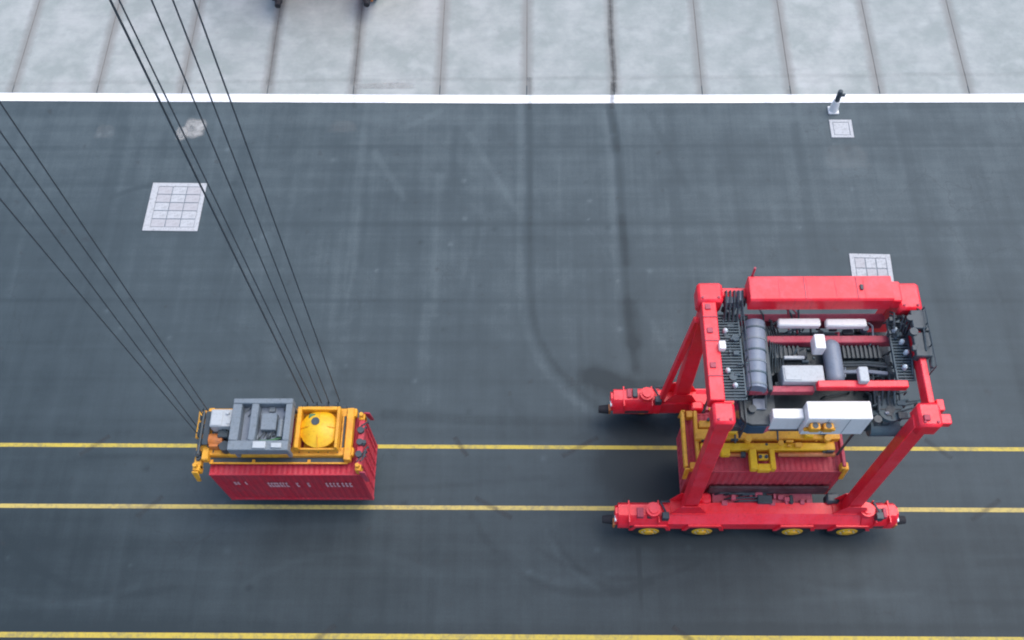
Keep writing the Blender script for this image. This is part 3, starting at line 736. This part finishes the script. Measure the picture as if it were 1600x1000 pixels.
    for wx in (4.55, 6.75, 10.5, 12.75):
        wheel(wx, cy + sg * .18, sg)
        fo_ = cy + sg * .40; fi_ = cy + sg * .52
        Q('wheel_guard', MB().prism([(wx - .86, 1.02), (wx - .70, 1.02), (wx - .58, 1.45), (wx + .58, 1.45), (wx + .70, 1.02), (wx + .86, 1.02), (wx + .66, 1.66), (wx - .66, 1.66)], 'y', min(fo_, fi_), max(fo_, fi_)), m_red, smooth=False)
        m = MB().box(wx - .18, wx + .18, cy - .12, cy + .12, .70, 1.22, .03)
        Q('wheel_fork', m, m_redd)
    # legs with gusseted feet
    for lx in (LX0, LX1):
        m = MB().beam((lx + (.02 if lx < 9 else -.02), cy + (.18 if sg < 0 else -.05), 2.0), (lx - (.04 if lx < 9 else .14), cy + (.34 if sg < 0 else -.1), 11.2), .58, .46, .52, .46)
        Q('leg', m, m_red)
        gus = [(lx - .75, 2.04), (lx + .75, 2.04), (lx + .36, 3.0), (lx - .36, 3.0)]
        yb_ = cy + (.18 if sg < 0 else -.05)
        Q('gusset', MB().prism(gus, 'y', yb_ - .29, yb_ - .265).prism(gus, 'y', yb_ + .265, yb_ + .29), m_red, smooth=False)
        Q('leg_foot', MB().box(lx - .70, lx + .70, yb_ - .34, yb_ + .30, 2.052, 2.11, .01), m_red)
# diagonal braces and a ladder at the left end
Q('brace', MB().beam((5.25, 16.75, 2.1), (5.75, 16.75, 9.6), .22, .25), m_red)
Q('brace', MB().beam((12.95, 12.05, 2.1), (12.95, 12.15, 6.0), .12, .16), m_red)
m = MB()
for yy in (12.55, 12.95): m.cyl((6.55, yy, 2.2), (6.5, yy, 10.8), .03, seg=6)
for q in range(30): m.cyl((6.54, 12.55, 2.4 + q * .28), (6.54, 12.95, 2.4 + q * .28), .018, seg=5)
Q('ladder', m, m_yel)
# top frame
Q('top_cross_beam', MB().box(5.60, 6.10, 12.75, 16.40, 10.95, 11.6, .03), m_red)
Q('top_cross_beam', MB().box(12.68, 12.90, 12.65, 16.40, 10.95, 11.55, .03), m_red)
for x0_, x1_, y0_, y1_, zt in ((5.48, 6.35, 16.38, 17.14, 11.68), (12.30, 13.08, 16.05, 17.10, 11.68), (5.66, 6.38, 11.92, 12.70, 11.62), (12.28, 13.02, 11.82, 12.66, 11.62)):
    k = Q('frame_corner', MB().box(x0_, x1_, y0_, y1_, 10.8, zt, .09), m_red)
    m = MB()
    for i in (0, 1):
        for j in (0, 1)[:2 if zt > 11.7 else 1]: m.cyl((x0_ + .16 + i * (x1_ - x0_ - .32), y0_ + .15 + j * (y1_ - y0_ - .3), zt), (x0_ + .16 + i * (x1_ - x0_ - .32), y0_ + .15 + j * (y1_ - y0_ - .3), zt + .05), .05, seg=8)
    Q('bolt', m, m_redd, k)
Q('corner_plate', MB().box(12.9, 13.35, 11.95, 12.3, 11.2, 11.5, .03).box(13.05, 13.3, 12.5, 12.9, 10.9, 11.3), m_red)
Q('top_rail', MB().box(6.36, 12.29, 16.70, 17.05, 10.9, 11.42, .03), m_red)
hood = Q('engine_hood', MB().prism([(16.18, 11.43), (17.10, 11.43), (17.14, 12.05), (17.08, 12.12), (16.24, 12.12), (16.18, 12.04)], 'x', 7.18, 12.0), m_red, smooth=False)
Q('hood_seam', MB().box(9.02, 9.06, 16.25, 17.07, 12.118, 12.130, 0).box(10.78, 10.82, 16.25, 17.07, 12.118, 12.130, 0), m_redd, hood)
Q('hood_handle', MB().box(10.9, 11.0, 16.55, 16.75, 12.12, 12.19, .01), m_dark, hood)
Q('hood_step', MB().box(12.0, 12.32, 16.2, 16.98, 11.43, 11.98, .04), m_red)
Q('tailpipe', MB().cyl((7.35, 17.22, 11.0), (7.35, 17.22, 12.5), .04).box(7.2, 7.5, 17.13, 17.2, 11.3, 11.4), m_redd)
Q('middle_rail', MB().box(7.0, 9.3, 13.40, 13.62, 10.45, 10.75, .02), m_redd)
Q('middle_rail', MB().box(9.3, 12.30, 13.36, 13.62, 10.9, 11.22, .03), m_red)
Q('middle_rail', MB().box(7.9, 12.30, 15.28, 15.55, 10.3, 10.68, .03), m_redd)
Q('machine_deck', MB().box(6.9, 12.6, 12.95, 16.4, 9.15, 9.25, .02), m_dark)
Q('front_girder', MB().box(6.4, 12.4, 12.62, 12.9, 9.05, 9.5, .03), m_dark)
Q('rear_girder', MB().box(6.35, 12.3, 16.35, 16.66, 9.6, 10.2, .03), m_redd)
# grating platforms left and right with railings and lamp studs
def grating(x0_, x1_, y0_, y1_, z):
    m = MB()
    for a, b2 in ((x0_, x0_ + .05), (x1_ - .05, x1_)): m.box(a, b2, y0_, y1_, z - .06, z + .01, 0)
    nb_ = int((y1_ - y0_) / .11)
    for i in range(nb_): m.box(x0_ + .05, x1_ - .05, y0_ + i * .11, y0_ + i * .11 + .05, z - .05, z, 0)
    m.box((x0_ + x1_) / 2 - .02, (x0_ + x1_) / 2 + .02, y0_, y1_, z - .09, z - .052, 0)
    return Q('walkway_grating', m, m_teal, smooth=False)
gl = grating(6.16, 6.95, 13.0, 16.36, 11.0)
gr = grating(12.02, 12.64, 13.7, 16.0, 11.0)
Q('deck_plate', MB().box(6.2, 6.92, 13.05, 16.3, 10.80, 10.88, .01), m_teal)
Q('deck_plate', MB().box(12.05, 12.62, 13.75, 15.95, 10.80, 10.88, .01), m_teal)
for (x_, y_) in ((6.42, 15.55), (6.32, 14.95), (6.38, 14.05), (6.58, 13.5)):
    Q('deck_lamp', MB().cyl((x_, y_, 11.0), (x_, y_, 11.12), .085).sphere((x_, y_, 11.12), .08), m_lens)
for (x_, y_) in ((12.22, 15.55), (12.38, 15.1), (12.46, 14.7), (12.32, 14.15)):
    Q('deck_lamp', MB().cyl((x_, y_, 11.0), (x_, y_, 11.14), .085).sphere((x_, y_, 11.14), .08), m_lens)
Q('antenna_box', MB().box(6.02, 6.24, 14.50, 14.80, 11.61, 11.85, .02), m_white)
m = MB()
for yy in (13.1, 14.2, 15.3, 16.3): m.cyl((6.92, yy, 11.0), (6.92, yy, 11.95), .022, seg=6)
for zz in (11.5, 11.95): m.cyl((6.92, 13.1, zz), (6.92, 16.3, zz), .02, seg=6)
Q('railing', m, m_dark)
m = MB()
for yy in (13.8, 14.6, 15.4, 16.0): m.cyl((13.02, yy, 10.9), (13.02, yy, 11.95), .022, seg=6)
for zz in (11.45, 11.95): m.cyl((13.02, 13.8, zz), (13.02, 16.0, zz), .02, seg=6)
Q('railing', m, m_dark)
Q('side_cabinet', MB().box(12.98, 13.22, 14.5, 16.02, 10.1, 11.25, .03).box(12.52, 13.08, 14.25, 15.15, 11.56, 11.74, .03).box(12.56, 13.04, 15.25, 15.95, 11.56, 11.82, .03), m_dark)
Q('top_hose', MB().path([(13.1, 16.0, 11.3), (13.2, 15.2, 11.5), (13.15, 14.4, 11.4), (13.0, 13.9, 11.6)], .06), m_dark)
# back left: hose loops and small machinery
m = MB()
for i in range(5):
    xx = 6.45 + i * .14
    m.path([(xx, 16.95, 11.0), (xx + .05, 16.85, 11.55), (xx + .02, 16.4, 11.5), (xx, 15.95, 11.0)], .04)
Q('hose_bundle', m, m_dark)
Q('valve_block', MB().box(6.45, 6.75, 16.45, 16.75, 11.0, 11.4).box(6.85, 7.1, 16.5, 16.9, 10.9, 11.5), m_bluegrey)
m = MB()
for i in range(4): m.path([(12.35 + i * .12, 16.0, 11.2), (12.4 + i * .12, 15.8, 11.6), (12.35 + i * .1, 15.4, 11.0)], .04)
Q('hose_bundle', m, m_dark)
# hoist drum with bands
dm = Q('hoist_drum', MB().cyl((7.30, 13.42, 10.85), (7.50, 15.95, 10.85), .36, seg=24), m_bluegrey)
for i in range(6):
    f_ = (i + .3) / 6
    c0 = Vector((7.30 + .2 * f_, 13.42 + 2.53 * f_, 10.85))
    Q('drum_band', MB().cyl(c0 - Vector((0, .03, 0)), c0 + Vector((.004, .03, 0)), .385, seg=24), m_teal if i % 2 else m_grey, dm)
Q('drum_cradle', MB().box(7.0, 7.14, 13.4, 15.9, 10.2, 10.75).box(7.72, 7.88, 13.4, 15.9, 10.2, 10.9), m_dark)
# pale tubes, cabinets, engine parts between the rails
Q('air_duct', MB().box(8.28, 9.74, 15.74, 16.04, 10.8, 11.08, .05), m_white)
Q('air_duct', MB().box(9.92, 11.32, 15.72, 16.02, 10.8, 11.08, .05), m_white)
Q('junction_box', MB().box(9.28, 9.64, 14.62, 15.16, 11.05, 11.6, .03), m_white)
Q('junction_box', MB().box(10.62, 10.94, 13.45, 14.0, 11.23, 11.5, .03), m_lgrey)
Q('junction_box', MB().box(8.4, 9.1, 14.60, 14.72, 10.7, 10.82, .02), m_lgrey)
Q('control_cabinet', MB().box(8.24, 9.62, 13.66, 14.28, 10.2, 11.0, .03).box(8.3, 8.85, 13.72, 14.2, 11.0, 11.03, .01), m_lgrey)
Q('air_filter', MB().cyl((10.1, 13.95, 10.6), (10.1, 15.1, 10.6), .31, seg=20).sphere((10.1, 15.1, 10.6), .31, 1).sphere((10.1, 13.95, 10.6), .31, 1), m_bluegrey)
eng = Q('engine', MB().box(8.1, 11.9, 14.35, 15.2, 9.25, 10.1, .05).box(8.0, 9.3, 14.8, 15.2, 10.0, 10.45).box(10.5, 11.8, 14.9, 15.25, 10.0, 10.4), m_dark)
for xa, nf in ((8.05, 7), (10.52, 9)):
  m = MB()
  m.box(xa, xa + nf * .15, 14.8, 15.2, 10.38, 10.43, 0)
  for i in range(nf): m.box(xa + i * .15, xa + i * .15 + .07, 14.76, 15.24, 10.42, 10.52, .005)
  Q('cooling_fin', m, m_dark, eng)
# + i * .16, 8.13 + i * .16, 14.76, 15.24, 10.44, 10.52, .01)
for yy, zz, r in ((14.30, 10.35, .07), (14.52, 10.42, .05), (14.68, 10.3, .06)):
    Q('pipe', MB().path([(10.45, yy, zz), (11.3, yy + .02, zz), (11.95, yy - .1, zz + .1)], r), m_bluegrey if r > .065 else m_dark)
m = MB()
for i in range(6): m.path([(7.95 + i * .09, 16.1, 10.3), (8.0 + i * .09, 15.2, 10.75 - .05 * i), (7.95 + i * .1, 14.3, 10.3)], .03)
Q('hose_bundle', m, m_dark)
# small machinery filling the frame
def clutter(x0_, x1_, y0_, y1_, z0_, z1_, n_, mat, seed, big_=.4):
    q = random.Random(seed); m = MB()
    for _ in range(n_):
        x_, y_, z_ = q.uniform(x0_, x1_), q.uniform(y0_, y1_), q.uniform(z0_, z1_); k = q.random()
        a_, b_2, c_ = q.uniform(.06, big_), q.uniform(.06, big_ * .7), q.uniform(.08, .3)
        if k < .4: m.box(x_, x_ + a_, y_, y_ + b_2, z_ - c_, z_, .015)
        elif k < .6: m.cyl((x_, y_, z_ - c_), (x_, y_, z_), min(a_, .2) * .7, seg=10)
        elif k < .8: m.path([(x_, y_, z_ - .2), (x_ + .1, y_, z_), (x_ + a_ * 2.5, y_ + b_2, z_), (x_ + a_ * 2.5, y_ + b_2, z_ - .3)], .03, 6)
        else: m.path([(x_, y_, z_), (x_ + .05, y_ + a_ * 3, z_ + .05), (x_, y_ + a_ * 4, z_ - .15)], .035, 6)
    Q('pipework', m, mat)
clutter(7.9, 12.0, 13.7, 16.1, 9.4, 10.5, 70, m_dark, 1)
clutter(7.9, 12.0, 13.7, 16.1, 9.6, 10.6, 34, m_teal, 2, .3)
clutter(7.9, 12.0, 13.8, 16.0, 9.8, 10.6, 12, m_bluegrey, 3, .22)
clutter(7.9, 11.9, 14.0, 16.0, 9.8, 10.65, 9, m_redd, 4, .3)
clutter(11.2, 12.5, 12.5, 14.2, 9.3, 10.35, 40, m_dark, 5, .4)
clutter(11.2, 12.5, 12.5, 14.2, 9.5, 10.4, 16, m_teal, 6, .35)
clutter(11.4, 12.4, 12.6, 14.0, 9.9, 10.4, 5, m_bluegrey, 7, .2)
clutter(6.4, 7.2, 15.9, 16.9, 10.6, 11.3, 22, m_dark, 8, .25)
clutter(11.9, 12.9, 15.2, 16.2, 10.9, 11.7, 20, m_dark, 9, .3)
clutter(12.4, 13.1, 14.2, 16.0, 11.4, 11.85, 14, m_dark, 10, .3)
clutter(6.95, 8.0, 12.9, 14.1, 9.9, 10.4, 14, m_dark, 11, .3)
clutter(6.3, 6.85, 13.2, 16.2, 11.0, 11.2, 12, m_teal, 12, .25)
clutter(12.1, 12.6, 13.8, 15.9, 11.0, 11.25, 10, m_teal, 13, .2)
clutter(6.3, 11.3, 13.3, 14.6, 4.8, 5.25, 26, m_yel, 14, .35)
clutter(6.3, 11.3, 13.3, 14.8, 4.8, 5.15, 16, m_dark, 15, .3)
m = MB()
for i in range(5): m.box(7.2 + i * .96, 7.22 + i * .96, 16.30, 17.02, 12.119, 12.128, 0)
Q('weld_plates', m, m_redd)
m = MB()
for xx, yy in ((5.60, 13.6), (5.60, 14.9), (5.60, 15.8)): m.box(xx, xx + .5, yy, yy + .04, 11.602, 11.63, 0).box(xx + .1, xx + .3, yy + .3, yy + .5, 11.602, 11.66, .01)
for xx, yy in ((12.3, 11.9),): m.box(xx + .1, xx + .3, yy + .1, yy + .3, 11.62, 11.72, .01)
Q('weld_plates', m, m_redd)
# driver cab low on the left front, glazed
cab = Q('driver_cab', MB().prism([(6.88, 12.75), (6.98, 12.58), (7.22, 12.48), (7.74, 12.48), (7.96, 12.58), (8.06, 12.75), (8.06, 14.0), (6.88, 14.0)], 'z', 9.2, 10.1), m_dark, smooth=False)
Q('cab_window', MB().prism([(6.86, 12.76), (6.96, 12.56), (7.2, 12.45), (7.75, 12.45), (7.98, 12.56), (8.08, 12.76), (8.08, 13.6), (6.86, 13.6)], 'z', 9.32, 9.92), m_glass, cab, smooth=False)
Q('cab_roof_hatch', MB().box(7.3, 7.75, 13.0, 13.4, 10.1, 10.18, .02), m_bluegrey, cab)
Q('cab_frame', MB().box(7.0, 7.07, 12.5, 14.1, 8.7, 10.2, .01), m_dark, cab)
# white cabinets on the front girder
Q('electrical_cabinet', MB().box(7.84, 8.88, 12.50, 12.86, 9.56, 10.6, .03), m_white)
big = Q('electrical_cabinet', MB().box(8.90, 11.02, 12.32, 12.96, 9.56, 11.0, .03), m_white)
m = MB()
for xx in (9.60, 10.30): m.box(xx - .006, xx + .006, 12.31, 12.325, 9.65, 10.95, 0)
Q('door_gap', m, m_grey, big)
for xx in (9.18, 9.62):
    lp = Q('flood_lamp', MB().box(xx - .17, xx + .17, 12.08, 12.30, 10.35, 10.7, .03), m_yel, big)
    Q('lamp_lens', MB().cyl((xx, 12.2, 10.70), (xx, 12.2, 10.72), .10), m_dark, lp)
Q('lamp_bracket', MB().box(8.9, 9.95, 12.20, 12.30, 10.15, 10.28, .01), m_yel, big)
# right front: radiator, fan, tanks
Q('radiator', MB().box(11.55, 12.35, 12.95, 14.1, 9.3, 9.9, .05), m_dark)
Q('fan_housing', MB().cyl((11.95, 13.0, 9.9), (11.95, 13.0, 10.15), .42, seg=20), m_teal)
Q('fan_grille', MB().cyl((11.95, 13.0, 10.15), (11.95, 13.0, 10.19), .14, seg=12).box(11.6, 12.3, 12.98, 13.02, 10.15, 10.18, 0).box(11.93, 11.97, 12.65, 13.35, 10.15, 10.18, 0), m_dark)
Q('tank', MB().cyl((11.35, 12.65, 9.4), (12.35, 12.65, 9.4), .33, seg=18), m_teal)
Q('tank', MB().cyl((12.2, 13.2, 8.9), (12.2, 13.2, 9.95), .26, seg=16).sphere((12.2, 13.2, 9.95), .26, .5), m_dark)
Q('coolant_bottle', MB().box(12.22, 12.42, 13.72, 13.98, 10.0, 10.35, .04), m_lgrey)
m = MB()
for i in range(4): m.path([(11.4 + i * .2, 13.9, 9.9), (11.5 + i * .2, 13.6, 10.4), (11.45 + i * .22, 13.1, 10.1)], .04)
Q('hose_bundle', m, m_dark)
Q('shade_band', MB().box(6.9, 11.7, 12.58, 12.69, 2.0, 2.75, .02), m_maroon)  # added dark strip, painting deep shade across the container's lower face
# hoisting chains down to the spreader
for xx in (6.5, 11.55):
    for yy in (13.25, 15.0):
        Q('hoist_chain', MB().cyl((xx, yy, 4.9), (xx, yy, 9.3), .05, seg=6), m_dark)
# the carrier's own spreader
spm = Q('spreader', MB().box(6.3, 11.5, 13.42, 13.72, 4.62, 4.95, .03), m_yeb)
Q('spreader_beam', MB().box(6.3, 11.5, 14.35, 14.65, 4.62, 4.95, .03), m_yel, spm)
Q('spreader_beam', MB().box(6.1, 11.7, 13.82, 14.24, 4.72, 5.1, .03), m_yel, spm)
for xa in (5.62, 6.12, 11.72):
    Q('spreader_end_beam', MB().box(xa, xa + .14, 12.78, 15.1, 4.55, 4.88, .03), m_redd if xa > 11 else m_yel, spm)
for xa in (5.86, 11.70):
    for yy in (12.70, 14.85): Q('twistlock_housing', MB().box(xa - .02, xa + .26, yy, yy + .28, 4.41, 4.8, .03), m_yel, spm)
m = MB().box(8.15, 8.42, 12.62, 13.45, 4.66, 5.02, .03).box(8.92, 9.12, 12.62, 13.45, 4.66, 5.02, .03).box(8.42, 8.92, 12.58, 12.86, 4.66, 4.98, .03).cyl((8.5, 13.15, 4.85), (8.86, 13.15, 4.85), .14)
Q('centre_bracket', m, m_yeb, spm)
Q('lock_cylinder', MB().cyl((8.55, 13.12, 4.98), (8.55, 13.12, 5.06), .07).cyl((8.78, 13.12, 4.98), (8.78, 13.12, 5.06), .07).box(7.85, 8.05, 13.2, 13.4, 4.6, 4.85), m_dark, spm)
Q('cylinder_rod', MB().cyl((9.3, 13.3, 4.75), (11.5, 13.3, 4.75), .09).cyl((6.5, 13.3, 4.72), (7.9, 13.3, 4.72), .07), m_orange, spm)
for (x_, y_) in ((7.0, 13.1), (7.35, 14.0), (10.3, 13.85), (10.9, 14.0)):
    Q('valve_box', MB().box(x_, x_ + .35, y_ - .02, y_ + .26, 5.02, 5.3, .03), m_dark if x_ > 10.5 else m_yeb, spm)
for xx, yy in ((5.66, 12.62), (11.78, 12.62), (5.66, 15.02), (11.78, 15.02)):
    Q('guide_arm', MB().beam((xx + .06, yy + .06, 4.9), (xx + .06, yy + (-.02 if yy < 14 else .16), 3.9), .18, .07), m_yel, spm)

# a second carrier, driving across the apron: only its two front bumpers reach into the picture
kids = {}
for o in list(bpy.data.objects):
    if o.parent: kids.setdefault(o.parent.name, []).append(o)
c2 = copy_tree(sc_, kids)
c2.location = (-12.12, 47.28, 0.03); c2.rotation_euler = (0, 0, math.pi / 2)
c2['label'] = 'red straddle carrier on the pale concrete, only its dark front bumpers in view'
for o in (sc_, c2): o['group'] = 'straddle carriers'
